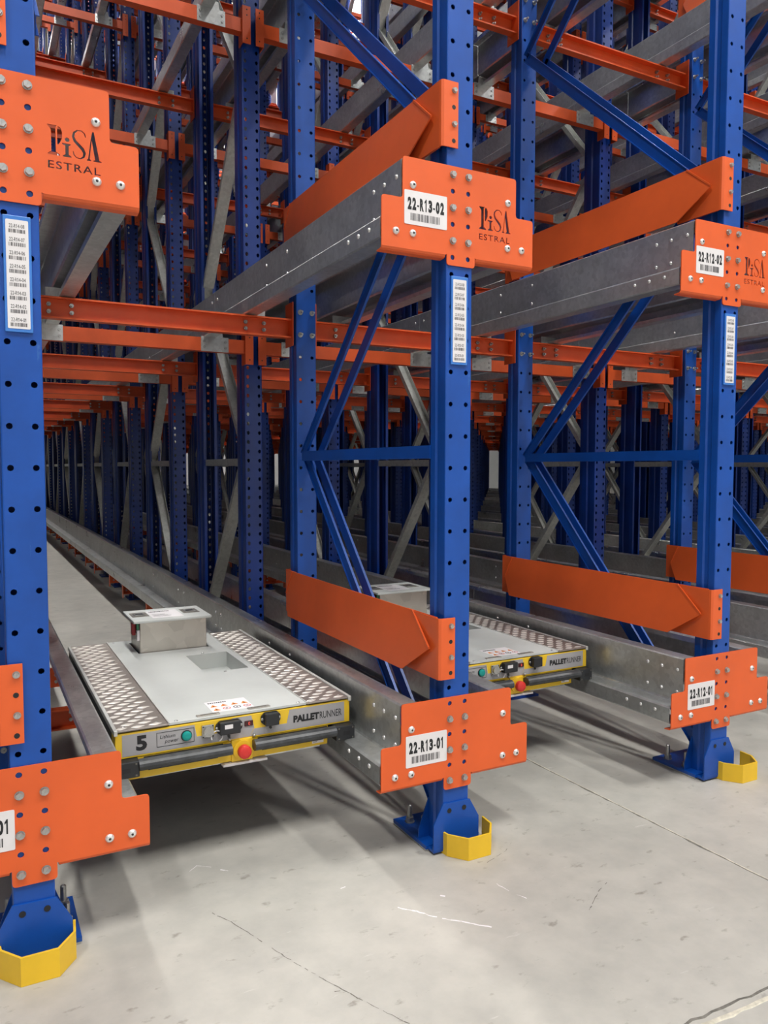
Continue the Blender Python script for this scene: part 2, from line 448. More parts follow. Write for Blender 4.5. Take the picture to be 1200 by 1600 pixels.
def strip_line(name, pts, w, mt, z0, z1, wob=0.0015, seed=1):
    rnd = random.Random(seed); mb = B(mt); L = []
    for (xa, ya), (xb, yb_) in zip(pts, pts[1:]):
        n = max(2, int(math.hypot(xb-xa, yb_-ya)/0.03))
        for i in range(n): L.append((xa+(xb-xa)*i/n, ya+(yb_-ya)*i/n))
    L.append(pts[-1])
    vs = []; fs = []
    for i, p in enumerate(L):
        q = L[min(i+1, len(L)-1)]; o = L[max(i-1, 0)]
        d = Vector((q[0]-o[0], q[1]-o[1])).normalized(); n_ = Vector((-d.y, d.x))
        a = w/2*(1+rnd.uniform(-.3, .3)); b = w/2*(1+rnd.uniform(-.3, .3)); c = rnd.uniform(-wob, wob)
        vs += [(p[0]+n_.x*(a+c), p[1]+n_.y*(a+c), z0), (p[0]+n_.x*(a+c)*.7, p[1]+n_.y*(a+c)*.7, z1), (p[0]-n_.x*(b-c)*.7, p[1]-n_.y*(b-c)*.7, z1), (p[0]-n_.x*(b-c), p[1]-n_.y*(b-c), z0)]
    for i in range(len(L)-1):
        a = 4*i
        for k in range(3): fs.append((a+k, a+k+1, a+k+5, a+k+4))
    mb.add(vs, fs)
    o = link(name, mb.mesh(name)); o['kind'] = 'structure'; return o
strip_line('trim_1', [(2.055, 2.9), (2.06, 2.47), (2.074, 1.965), (2.095, 1.2), (2.10, -3)], 0.008, CRACK, 0.0, 0.0006, 0.003, 3)
strip_line('trim_2', [(2.058, 2.9), (2.063, 2.47), (2.077, 1.965), (2.098, 1.2), (2.103, -3)], 0.004, SEAL, 0.0005, 0.0014, 0.0012, 4)
strip_line('trim_3', [(-6, 1.155), (1.40, 1.137), (1.616, 1.128), (2.09, 1.115), (9, 0.97)], 0.012, SEAL, 0.0, 0.002, 0.003, 5)
strip_line('trim_4', [(-6, 1.178), (1.40, 1.160), (1.616, 1.152), (2.09, 1.138), (9, 0.993)], 0.007, CRACK, 0.0, 0.0008, 0.004, 6)

structure('wall_back', B(WALLM).box(-14, 60, 37.5, 37.7, 0, 14.4).mesh('wall_back'))
structure('wall_front_unseen', B(WALLM).box(-14, 60, -8.2, -8.0, 0, 14.4).mesh('wall_front_unseen'))  # unseen wall, added to close the hall and hold back ambient light
structure('ceiling', B(CEILM).box(-14, 60, -8, 38, 14.2, 14.4).mesh('ceiling'))
lampm = B(WHITE).box(-0.62, 0.62, -1.62, 1.62, 0.0, 0.08).mat(LAMP).box(-0.58, 0.58, -1.58, 1.58, -0.012, -0.001).box(-0.58, 0.58, -1.58, 1.58, 0.081, 0.095).mesh('ceiling_lamp')  # the upper glowing panel is added to brighten the ceiling
ilamp = 0
for y in (6.0, 11.0, 16.0, 21.0):
    for i, x in enumerate((0.735, 5.7, 10.7, 15.7)):
        o = link('ceiling_lamp', lampm, None, (x, y, 13.65))
        tag(o, 'white ceiling lamp, %s across and %s back above the racks' % (ORD[i+1], ORD[int((y-1)/5)]), 'lamp', 'lamps over the racks')

# ------------------------------------------------------------------ fasteners (shared meshes)
def hexbolt(r=0.0095, h=0.007):
    mb = B(ZINC); mb.cyl((0, -0.002, 0), r*1.18, 0.002, 'y', 14); mb.cyl((0, -0.002-h, 0), r*0.93, 0.0016, 'y', 6, r2=r); mb.cyl((0, -0.0004-h, 0), r, h-0.0016, 'y', 6)
    return mb.mesh('bolt')
BOLT = hexbolt()
SMALLBOLT = hexbolt(0.0075, 0.006)
def nutbolt():
    mb = B(ZINC); mb.cyl((0, -0.002, 0), 0.012, 0.002, 'y', 12); mb.cyl((0, -0.010, 0), 0.0095, 0.008, 'y', 6); mb.cyl((0, -0.026, 0), 0.005, 0.016, 'y', 8)
    return mb.mesh('bolt')
NUTBOLT = nutbolt()
rv = B(RIVET).dome((0, 0, 0), 0.0115, 0.007, 14); rv.mat(BLACK).cyl((0, -0.0071, 0), 0.0036, 0.0006, 'y', 6)
RIV = rv.mesh('rivet', True)
def anchor():
    mb = B(ZINC); mb.cyl((0, 0, 0), 0.017, 0.003, 'z', 14); mb.cyl((0, 0, 0.003), 0.0145, 0.015, 'z', 6); mb.cyl((0, 0, 0.018), 0.0080, 0.040, 'z', 12); mb.cyl((0, 0, 0.058), 0.0080, 0.003, 'z', 12, r2=0.005)
    return mb.mesh('anchor_bolt')
ANCH = anchor()

# ------------------------------------------------------------------ posts
# holes sit at HZ + i*0.1 : strip rows are centred on them
def _fp():
    mb = B(BLUE); w = 0.048
    zc0 = HZ - 1.2            # 0.0375 is the lowest row; leave it out, start with the next
    zs = zc0 + 0.05; rows = 124
    mb.holed(-w+0.004, w-0.004, zs, rows, 0.1, (-0.0283, 0.0283), 0.0078, 0.0)
    zt = zs + rows*0.1
    mb.box(-w+0.004, w-0.004, 0.0, 0.0025, 0.008, zs)
    for sgn in (-1, 1):
        pth = [(sgn*(w-0.004), 0.0), (sgn*(w-0.001), 0.0012), (sgn*w, 0.005), (sgn*w, 0.030), (sgn*(w-0.006), 0.036), (sgn*(w-0.006), 0.054), (sgn*w, 0.060), (sgn*w, 0.087), (sgn*(w-0.036), 0.087)]
        mb.sheet(pth, 0.0025*sgn, 0.008, zt, 'z')
    return mb.mesh('post')
FPOST = _fp()
def _ip():
    mb = B(BLUE_SHADED); w = 0.050; rows = 252; zs = 0.05
    mb.holed(-w+0.008, w-0.008, zs, rows, 0.05, (-0.031, 0.031), 0.0082, 0.0, 0.003, True)
    zt = zs + rows*0.05
    for sgn in (-1, 1):
        pth = [(sgn*(w-0.008), 0.0), (sgn*(w-0.002), 0.002), (sgn*w, 0.008), (sgn*w, 0.045), (sgn*(w-0.008), 0.053), (sgn*(w-0.008), 0.075), (sgn*w, 0.083), (sgn*w, 0.125), (sgn*(w-0.006), 0.155), (sgn*(w-0.024), 0.155)]
        mb.sheet(pth, 0.0025*sgn, 0.008, zt, 'z')
    return mb.mesh('post')
IPOST = _ip()
def _ib():          # rear post: the same section turned round
    me = IPOST.copy(); me.name = 'post'
    for v in me.vertices: v.co.x *= -1; v.co.y = 0.16 - v.co.y
    me.update(); return me
IPOSTB = _ib()

def base_front_mesh():
    mb = B(BLUE)
    mb.box(-0.094, 0.112, 0.030, 0.25, 0.008, 0.020)
    mb.mat(GALV).box(-0.091, 0.109, 0.033, 0.247, 0.0, 0.008)
    mb.mat(BLUE)
    for y in (-0.0045, 0.089):
        t = 0.005
        mb.prism([(-0.051, 0.163), (0.051, 0.160), (0.086, 0.098), (0.086, 0.016), (-0.086, 0.016), (-0.086, 0.098)] if y < 0 else
                 [(-0.048, 0.15), (0.048, 0.15), (0.086, 0.05), (0.088, 0.016), (-0.088, 0.016), (-0.086, 0.05)], y-0.001, y+t-0.001, 'y')
    mb.bar((-0.085, -0.001, 0.020), (0.085, -0.001, 0.020), 0.010, 0.010, Vector((0, 1, 0)))
    mb.box(-0.086, 0.086, -0.004, 0.034, 0.008, 0.016)
    mb.mat(INK)
    for sx in (-0.0283, 0.0283): mb.cyl((sx, -0.0068, HZ-1.1), 0.0082, 0.0008, 'y', 10)
    return mb.mesh('base_plate')
BASEF = base_front_mesh()
_b = B(BLUE_SHADED).box(-0.09, 0.09, -0.03, 0.19, 0.0, 0.01)
_b.prism([(-0.054, 0.13), (-0.06, 0.13), (-0.088, 0.01), (-0.054, 0.01)], 0.02, 0.026, 'y').prism([(0.054, 0.13), (0.06, 0.13), (0.088, 0.01), (0.054, 0.01)], 0.02, 0.026, 'y')
BASEI = _b.mesh('base_plate')

def zz(y0, z0, y1, z1):     # zigzag endpoints
    return (0, y0, z0), (0, y1, z1)

# ------------------------------------------------------------------ front frames
def front_frame(k):
    t = thing('upright_frame', 'blue perforated front frame with blue bracing at %s' % linename(k), 'rack frame', (XL(k), Y0, 0), 'front upright frames')
    for y in (0, 1.255):
        link('post', FPOST, t, (0, y, 0))
        b = link('base_plate', BASEF if y == 0 else BASEI, t, (0, y, 0))
        if y == 0:
            for sx in (-0.054, 0.084):
                for yy in (0.112, 0.205):
                    link('anchor_bolt', ANCH, b, (sx*1.0 + (0 if yy > .1 else 0), yy, 0.020))
    hb = B(BLUE).sheet([(0.045, -0.021), (0.0, -0.021), (0.0, 0.021), (0.045, 0.021)][::-1], 0.003, 0.086, 1.185, 'y')
    hb.v = [(x-0.052, y, z) for x, y, z in hb.v]
    link('horizontal_brace', hb.mesh('horizontal_brace'), t, (0, 0, 1.290))
    nodes = [(0, 0.13), (1, 1.29), (0, 2.33), (1, 3.32), (0, 4.33), (1, 5.33), (0, 6.33), (1, 7.33), (0, 8.33), (1, 9.33), (0, 10.33), (1, 11.33)]
    for i in range(len(nodes)-1):
        (ea, za), (eb, zb) = nodes[i], nodes[i+1]
        ya = 0.095 if ea == 0 else 1.20; yb_ = 0.095 if eb == 0 else 1.20
        hs = (0.020, 0.036)[i] if i < 2 else 0.056
        for sx in (-hs, hs):
            sg = 1 if sx > 0 else -1
            mb = B(BLUE)
            p = Vector((sx, ya, za)); q = Vector((sx, yb_, zb))
            # channel opening sideways: web parallel to the frame plane
            nrm = (q-p).normalized().cross(Vector((1, 0, 0)))
            mb.cbar(p, q, 0.052 if i == 0 else 0.047, 0.010, 0.0028, side=nrm, flip=(sg if (q-p).normalized().cross(nrm).x > 0 else -sg))
            link('diagonal_brace', mb.mesh('diagonal_brace'), t)
    # nuts of the beam brackets on the second post
    for lv in (0, 1, 2):
        zb = {0: 0.2375, 1: 1.9375, 2: 3.6375}[lv]
        for sx in (-0.0283, 0.0283):
            for dz in (0, -0.1): link('bolt', NUTBOLT, t, (sx, 1.255, zb+dz))
    return t
for k in range(-3, 5): front_frame(k)  # frames left of R14 are unseen, added to block light

# ------------------------------------------------------------------ inner frames
def inner_nodes(n):
    a, b = (0, 1) if n % 2 == 0 else (1, 0)
    N = [(b, 0.25)]
    for i in range(12): N.append(((a if i % 2 == 0 else b), 1.30 + i*1.0))
    return N
def brace_mb(mb, n, i):
    N = inner_nodes(n); (ea, za), (eb, zb) = N[i], N[i+1]
    Y = lambda e: 0.10 if e == 0 else 0.93
    mb.cbar((0, Y(ea), za), (0, Y(eb), zb), 0.066, 0.03, 0.003, flip=-1 if Y(eb) > Y(ea) else 1)
    return mb
def hor_mb(mb): return mb.sheet([(-0.030, 0.020), (-0.033, 0.020), (-0.033, -0.020), (-0.030, -0.020)], 0.003, 0.08, 0.95, 'y').box(-0.033, 0.033, 0.08, 0.95, -0.021, -0.018)
HORM = hor_mb(B(GALV_B)).mesh('horizontal_brace')
BRM = {}
for pr in (0, 1):
    for i in range(12): BRM[(pr, i)] = brace_mb(B(GALV_B), pr, i).mesh('diagonal_brace')
def whole_inner(pr):
    mb = MB()
    for me in (IPOST, IPOSTB):
        dy = 0 if me is IPOST else yb(0)-yf(0)
        mb.mat(BLUE_SHADED).add([(v.co.x, v.co.y+dy, v.co.z) for v in me.vertices], [tuple(p.vertices) for p in me.polygons])
    mb.mat(GALV_B)
    for i in range(12): brace_mb(mb, pr, i)
    me = HORM; mb.add([(v.co.x, v.co.y, v.co.z+1.268) for v in me.vertices], [tuple(p.vertices) for p in me.polygons])
    for dy in (0, 0.865):
        mb.mat(BLUE_SHADED).box(-0.09, 0.09, dy-0.03, dy+0.19, 0.0, 0.01)
    return mb.mesh('upright_frame')
WHOLE = {0: whole_inner(0), 1: whole_inner(1)}
nleaf = 0
for n in range(NFR):
    for k in range(0, KMAX+1):
        x = XL(k); y = yf(n)
        if not seen([(x, y, z) for z in (0, 1, 2, 3, 5, 8, 12)] + [(x, y+1, z) for z in (0, 2, 5, 12)], 60, 100): continue
        lab = 'blue frame with grey bracing, %s frame behind %s' % (ORD[n+1], linename(k))
        if math.hypot(x, y) < 8.2 and k < 5:
            t = thing('upright_frame', lab, 'rack frame', (x, y, 0), 'inner upright frames')
            link('post', IPOST, t); link('post', IPOSTB, t, (0, 0.865, 0))
            link('base_plate', BASEI, t); link('base_plate', BASEI, t, (0, 0.865, 0))
            link('horizontal_brace', HORM, t, (0, 0, 1.268))
            for i in range(12):
                zlo = 0.3 + i - 0.1
                if i > 7 : continue
                link('diagonal_brace', BRM[(n % 2, i)], t)
            hi = MB().mat(GALV_B)
            for i in range(8, 12): brace_mb(hi, n % 2, i)
            o = link('upper_bracing', hi.mesh('upper_bracing'), t); o['kind'] = 'stuff'
        else:
            o = link('upright_frame', WHOLE[n % 2], None, (x, y, 0))
            tag(o, lab, 'rack frame', 'inner upright frames')

for k in (-1, -2, -3):  # rows from R14 leftwards, mostly unseen, added to block and reflect light
    for n in range(8):
        o = link('upright_frame', WHOLE[n % 2], None, (XL(k), yf(n), 0))
        tag(o, 'blue frame with grey bracing, %s frame behind %s' % (ORD[n+1], linename(k)), 'rack frame', 'inner upright frames')

# ------------------------------------------------------------------ rails
def rail_profile(s):
    """cross-section (x, z) seen along Y; s=-1 rail left of a post (ledge to -X), s=+1 to the right"""
    P = [(0.140, 0.480), (0.140, 0.502), (0.145, 0.506), (0.199, 0.506), (0.205, 0.501), (0.205, 0.336), (0.209, 0.331), (0.270, 0.327), (0.276, 0.321), (0.276, 0.266), (0.272, 0.261), (0.215, 0.261), (0.212, 0.275)]
    return [(s*a, z) for a, z in P]
YR0 = Y0 + 0.006
def rail_part(s, ya, yb_):
    return B(GALV).sheet(rail_profile(s), -0.003*s, ya, yb_, 'y')
SEG = [YR0, 4.08, 9.4, 14.7, 20.0, YEND]
SEGM = {(s, i): rail_part(s, SEG[i]+(0.0015 if i else 0), SEG[i+1]-0.0015).mesh('rail_section') for s in (-1, 1) for i in range(5)}
def fm():
    d = {}
    for s in (-1, 1):
        mb = MB().mat(GALV)
        for i in range(5): mb.sheet(rail_profile(s), -0.003*s, SEG[i], SEG[i+1]-0.003, 'y')
        d[s] = mb.mesh('pallet_rail')
    return d
WRAIL = fm()
_rb = {}
for s in (-1, 1):
    ax = '-x' if s < 0 else '+x'
    _rb[s] = B(RIVET).dome((0, 0, 0), 0.0075, 0.005, 10, ax).mesh('rivet', True)
def web_rivets():
    """(y, dz, on lip)"""
    L = []
    for y in (2.101, 2.178, 2.250): L += [(y, 0.457, 0), (y, 0.370, 0)]
    for y in (2.143, 2.217, 2.291): L += [(y, 0.301, 1)]
    for yj in SEG[1:3]:
        for d in (-0.05, 0.05): L += [(yj+d, 0.455, 0), (yj+d, 0.380, 0)]
    for yy in (3.02, 3.27, 4.85, 5.0, 5.78, 6.6, 7.5, 8.3):
        L += [(yy, 0.457, 0), (yy, 0.370, 0)]
    return L
for j in range(-3, KMAX):
    for side in (1, 0):
        k = j + side; s = -1 if side else 1
        for lv in range(8):
            z = lv*LEV
            pts = [(XL(k)+s*0.25, Y0 + q*1.0, z+0.4) for q in range(0, 23)]
            if not (j < -1 and lv < 4) and not seen(pts, 40, 60): continue  # unseen lanes left of R14 are kept to block light
            nm = 'grey pallet rail, %s side of the %s, %s level' % ('left' if side == 0 else 'right', lanename(j), ORD[lv+1])
            if lv <= 2 and -1 <= j <= 2:
                t = thing('pallet_rail', nm, 'rail', (XL(k), 0, z), 'pallet rails')
                for i in range(5): link('rail_section', SEGM[(s, i)], t)
                if lv < 2 and j <= 1:
                    for (y, dz, lip) in web_rivets():
                        link('rivet', _rb[s], t, (s*(0.276 if lip else 0.205), y, dz))
            else:
                o = link('pallet_rail', WRAIL[s], None, (XL(k), 0, z)); tag(o, nm, 'rail', 'pallet rails')

# ------------------------------------------------------------------ crossbeams
SPAN = LP - 0.108
def beam_bits(kind):
    """local frame: x from 0 at the left post face to SPAN, y = 0 at beam front, z relative to level base"""
    b = MB().mat(ORANGE_D)
    if kind == 'open':      # channel open to the front
        b.sheet([(0.0, 0.250), (0.0, 0.257), (0.043, 0.257), (0.043, 0.172), (0.0, 0.172), (0.0, 0.179)], -0.003, 0.004, SPAN-0.004, 'x')
    else:
        b.sheet([(0.05, 0.250), (0.05, 0.257), (0.0, 0.257), (0.0, 0.188), (0.05, 0.188), (0.05, 0.195)], 0.003, 0.004, SPAN-0.004, 'x')
    body = b
    e = []
    for sgn in (0, 1):
        m_ = B(ORANGE_D); xa = 0.0 if sgn == 0 else SPAN
        d = 1 if sgn == 0 else -1
        if kind == 'open':
            m_.box(xa, xa+d*0.004, -0.018, 0.075, 0.135, 0.330)
        else:
            m_.box(xa, xa+d*0.004, -0.010, 0.055, 0.130, 0.318)
            m_.box(xa+d*0.004, xa-d*0.040, -0.012, -0.007, 0.130, 0.318)
            m_.mat(INK)
            for zz_ in (0.30, 0.272, 0.155): m_.cyl((xa-d*0.020, -0.0126, zz_), 0.004, 0.0008, 'y', 6)
        e.append(m_)
    r = []
    for sgn in (0, 1):
        # rail bracket under the rail: 0.147..0.292 from the post centre
        a0, a1 = 0.147-0.054, 0.292-0.054
        xa, xb = (a0, a1) if sgn == 0 else (SPAN-a1, SPAN-a0)
        m_ = B(GALV)
        if kind == 'open':
            m_.box(xa+0.02, xb-0.02, 0.044, 0.048, 0.18, 0.30); m_.mat(ZINC)
            for xx in (xa+0.03, xb-0.03):
                for z_ in (0.232, 0.203): m_.cyl((xx, 0.030, z_), 0.009, 0.012, 'y', 6); m_.cyl((xx, 0.018, z_), 0.0045, 0.012, 'y', 6)
        else:
            m_.box(xa, xb, -0.004, 0.0, 0.186, 0.262); 
            m_.prism([(xa+0.03, 0.262), (xb-0.03, 0.262), (xb-0.035, 0.300), (xa+0.035, 0.300)], -0.004, 0.0, 'y')
            m_.mat(ZINC)
            for xx in (xa+0.016, xb-0.016):
                for z_ in (0.238, 0.208): m_.cyl((xx, -0.009, z_), 0.0075, 0.005, 'y', 6)
        r.append(m_)
    return body, e, r
BM = {}
for kd in ('open', 'box'):
    body, e, r = beam_bits(kd)
    wb = MB()
    for p in [body] + e + r:
        for f, mi in zip(p.f, p.mi):
            pass
        n0 = len(wb.v); wb.v += p.v
        for f, mi in zip(p.f, p.mi):
            wb.mat(p.mats[mi]); wb.f.append(tuple(i+n0 for i in f)); wb.mi.append(wb.m)
    BM[kd] = dict(body=body.mesh('beam_bar'), e=[q.mesh('end_bracket') for q in e], r=[q.mesh('rail_bracket') for q in r], whole=wb.mesh('crossbeam'), raw=wb)
rows_ = [(Y0+1.255+0.035, 'open')]
for n in range(NFR): rows_ += [(yf(n)-0.035, 'box'), (yb(n)+0.105, 'open')]
cand = []
for j in range(-1, KMAX):
    for ri, (y, kd) in enumerate(rows_):
        for lv in range(1, 8):
            x = XL(j)+0.054; z = lv*LEV
            if j+1 > KMAX: continue
            c = project(x+SPAN/2, y, z+0.22)
            if not seen([(x+SPAN*q/4, y, z+0.22) for q in range(5)], 20, 40): continue
            d = math.sqrt((x+SPAN/2)**2 + y*y + (z-1.0)**2)
            cand.append((d, j, ri, lv, x, y, z, kd))
cand.sort()
far = MB()
for i, (d, j, ri, lv, x, y, z, kd) in enumerate(cand):
    if i < 296:
        lab = 'orange %s beam across %s, %s level, %s post row' % ('channel' if kd == 'open' else 'box', lanename(j), ORD[lv+1], ORD[ri+2])
        if i < 60:
            t = thing('crossbeam', lab, 'beam', (x, y, z), 'crossbeams')
            link('beam_bar', BM[kd]['body'], t)
            for q in BM[kd]['e']: link('end_bracket', q, t)
            for q in BM[kd]['r']: link('rail_bracket', q, t)
        else:
            o = link('crossbeam', BM[kd]['whole'], None, (x, y, z)); tag(o, lab, 'beam', 'crossbeams')
    else:
        p = BM[kd]['raw']; n0 = len(far.v)
        far.v += [(a+x, b+y, c+z) for a, b, c in p.v]
        for f, mi in zip(p.f, p.mi): far.mat(p.mats[mi]); far.f.append(tuple(q+n0 for q in f)); far.mi.append(far.m)
if far.v:
    o = link('distant_crossbeams', far.mesh('distant_crossbeams'))
    tag(o, 'remaining orange crossbeams far back and high in the racks', 'beams', None, 'stuff')
print('beams', len(cand))

# ------------------------------------------------------------------ low rail supports at every inner post
def support_mesh(kind, s):
    mb = B(ORANGE_D)
    if True:
        xa, xb = s*0.054, s*0.256
        if kind == 'open': mb.sheet([(0.0, 0.250), (0.0, 0.257), (0.043, 0.257), (0.043, 0.172), (0.0, 0.172), (0.0, 0.179)], -0.003, min(xa, xb), max(xa, xb), 'x')
        else: mb.sheet([(0.05, 0.250), (0.05, 0.257), (0.0, 0.257), (0.0, 0.172), (0.05, 0.172), (0.05, 0.179)], 0.003, min(xa, xb), max(xa, xb), 'x')
        mb.box(xb, xb+s*0.004, -0.004, 0.05, 0.140, 0.257)
        mb.box(xa, xa+s*0.004, -0.012, 0.07, 0.120, 0.257)
        if kind != 'open': mb.box(xa, xa-s*0.040, -0.012, -0.007, 0.130, 0.318)
        mb.mat(ZINC)
        for xx in (0.13, 0.225):
            for z_ in (0.232, 0.200): mb.cyl((s*xx, -0.008 if kind != 'open' else 0.034, z_), 0.008, 0.006, 'y', 6)
        mb.mat(ORANGE_D)
    return mb
SUPR = {(k_, s_): support_mesh(k_, s_) for k_ in ('open', 'box') for s_ in (-1, 1)}
SUPM = {k_: v_.mesh('rail_support') for k_, v_ in SUPR.items()}
fs_ = MB()
for k in range(-1, KMAX+1):
    for ri, (y, kd) in enumerate(rows_):
        for sd in (-1, 1):
            if not seen([(XL(k)+sd*q, y, 0.2) for q in (.05, .15, .28)], 10, 20): continue
            if math.hypot(XL(k), y) < 12:
                o = link('rail_support', SUPM[(kd, sd)], None, (XL(k), y, 0))
                tag(o, 'orange low rail support, %s side, %s post row, at %s' % ('left' if sd < 0 else 'right', ORD[ri+2], linename(k)), 'bracket', 'low rail supports')
            else:
                p = SUPR[(kd, sd)]; n0 = len(fs_.v)
                fs_.v += [(a+XL(k), b+y, c) for a, b, c in p.v]
                for f, mi in zip(p.f, p.mi): fs_.mat(p.mats[mi]); fs_.f.append(tuple(q+n0 for q in f)); fs_.mi.append(fs_.m)
o = link('distant_rail_supports', fs_.mesh('distant_rail_supports'))
tag(o, 'orange low rail supports deep in the dark far racks', 'brackets', None, 'stuff')

# ------------------------------------------------------------------ connector plates
def s_stroke():
    C = [(628, 395, 10), (612, 455, 14), (560, 497, 13), (490, 492, 15), (437, 445, 22), (420, 375, 27), (447, 305, 32), (510, 245, 36), (575, 180, 35), (606, 115, 30), (590, 50, 22), (535, 10, 13), (470, 18, 11), (430, 60, 12), (415, 120, 9)]
    L, Rr = [], []
    for i, (x, y, w) in enumerate(C):
        a = C[max(0, i-1)]; b = C[min(len(C)-1, i+1)]; d = Vector((b[0]-a[0], b[1]-a[1])).normalized()
        L.append((x-d.y*w/1.3, y+d.x*w/1.3)); Rr.append((x+d.y*w/1.3, y-d.x*w/1.3))
    return L + Rr[::-1]
LOGO = [
 [(0, 0), (0, 22), (58, 60), (58, 430), (0, 492), (0, 512), (150, 512), (132, 470), (132, 60), (195, 22), (195, 0)],
 [(172, 505), (215, 480), (240, 410), (236, 310), (205, 235), (170, 185), (158, 210), (158, 450)],
 [(320+38*math.cos(a*math.pi/6), 300+38*math.sin(a*math.pi/6)) for a in range(12)],
 [(235, 232), (375, 232), (375, 212), (343, 192), (343, 45), (385, 18), (385, 0), (245, 0), (245, 18), (288, 45), (288, 192), (235, 212)],
 s_stroke(),
 [(742, 515), (768, 515), (855, 32), (890, 16), (890, 0), (750, 0), (750, 16), (782, 32), (730, 360), (690, 35), (715, 16), (715, 0), (645, 0), (645, 16), (665, 35), (718, 400)],
]
def estral_splines():
    cu = bpy.data.curves.new('t', 'FONT'); cu.body = 'ESTRAL'; cu.size = 1; cu.resolution_u = 3; cu.offset = 0.012; cu.space_character = 1.18
    o = bpy.data.objects.new('t', cu); COL.objects.link(o); bpy.context.view_layer.update()
    me = bpy.data.meshes.new_from_object(o.evaluated_get(bpy.context.evaluated_depsgraph_get()))
    # boundary loops of the filled text are the outlines
    bm = bmesh.new(); bm.from_mesh(me); bmesh.ops.remove_doubles(bm, verts=bm.verts, dist=1e-5)
    nb = {}
    for e in bm.edges:
        if len(e.link_faces) == 1:
            a, b = e.verts; nb.setdefault(a, []).append(b); nb.setdefault(b, []).append(a)
    loops = []; used = set()
    for v in nb:
        if v in used: continue
        lp = [v]; used.add(v); cur = v
        while True:
            nx = [q for q in nb[cur] if q not in used]
            if not nx: break
            cur = nx[0]; used.add(cur); lp.append(cur)
        if len(lp) > 2: loops.append([(q.co.x, q.co.y) for q in lp])
    bm.free(); bpy.data.meshes.remove(me); bpy.data.objects.remove(o)
    x0 = min(p[0] for l in loops for p in l); x1 = max(p[0] for l in loops for p in l)
    y0 = min(p[1] for l in loops for p in l); y1 = max(p[1] for l in loops for p in l)
    return [[((a-x0)/(x1-x0), (b-y0)/(y1-y0)) for a, b in l] for l in loops]
def plate_mesh(level, logo):
    """level 1 or 2; local x about the post centre, z absolute within level base"""
    up = 0.0 if level == 1 else 1.655
    tb = 0.208 + up; lo = 0.248 + up - (0.0 if level == 1 else 0.010); st = 0.380 + up + (0 if level == 1 else 0.006); tp = 0.508 + up
    out = [(-0.276, lo), (-0.054, lo), (-0.049, lo+0.002), (-0.049, tb), (0.054, tb), (0.054, lo+0.002), (0.058, lo), (0.281, lo), (0.281, st), (0.212, st), (0.212, tp), (-0.205, tp), (-0.205, st), (-0.276, st)]
    poly = rounded(out, 0.010, 3, skip=(1, 2, 5, 6, 0, 7))
    cu = bpy.data.curves.new('p', 'CURVE'); cu.dimensions = '2D'; cu.fill_mode = 'BOTH'; cu.extrude = 0.002
    def spl(pts):
        sp = cu.splines.new('POLY'); sp.points.add(len(pts)-1)
        for q, p in zip(sp.points, pts): q.co = (p[0], p[1], 0, 1)
        sp.use_cyclic_u = True
    spl(poly)
    holes = [0.2875, 0.3875, 0.4875] if level == 1 else [1.8875, 1.9875, 2.0875]
    for z in holes:
        for sx in (-0.0283, 0.0283): spl([(sx+0.0078*math.cos(a*math.pi/6), z+0.0078*math.sin(a*math.pi/6)) for a in range(12)])
    if logo:
        u = 0.000137; ox = 0.070; oz = 1.988
        for pl in LOGO: spl([(ox + a*u, oz + b*u) for a, b in pl])
        for l in estral_splines(): spl([(ox + a*0.119, oz - 0.032 + b*0.0185) for a, b in l])
    o = bpy.data.objects.new('p', cu); COL.objects.link(o); bpy.context.view_layer.update()
    me = bpy.data.meshes.new_from_object(o.evaluated_get(bpy.context.evaluated_depsgraph_get()))
    vs = [(v.co.x, -v.co.z, v.co.y) for v in me.vertices]; fs = [tuple(p.vertices) for p in me.polygons]
    bpy.data.meshes.remove(me); bpy.data.objects.remove(o)
    mb = B(ORANGE); mb.add(vs, fs)
    # folded lips along the lower edge, turned back under the rails
    for xa, xb in ((-0.276, -0.054), (0.058, 0.281)):
        mb.sheet([(-0.002, lo+0.001), (0.001, lo-0.006), (0.007, lo-0.010), (0.030, lo-0.012)], 0.004, xa, xb, 'x')
    return mb.mesh('plate')
def fix_prof(): pass
PLATE = {1: plate_mesh(1, False), 2: plate_mesh(2, True)}
def label_obj(parent, txt, x0, z0, w, h, y, seed):
    o = link('location_label', B(WHITE).prism(rounded([(x0, z0), (x0+w, z0), (x0+w, z0+h), (x0, z0+h)], 0.004, 3), y-0.0012, y, 'y').mesh('location_label'), parent)
    mb = B(INK); put_code(mb, txt, x0+0.065*w, z0+h*0.43, w*0.87, h*0.37, y-0.0016, 0.06)
    barcode(mb.mat(INKGREY), x0+0.14*w, z0+h*0.12, w*0.68, h*0.22, y-0.0016, seed)
    link('lettering', mb.mesh('lettering'), o)
    o['label'] = 'white location label reading %s' % txt
RN = {-1: 'R14', 0: 'R13', 1: 'R12'}
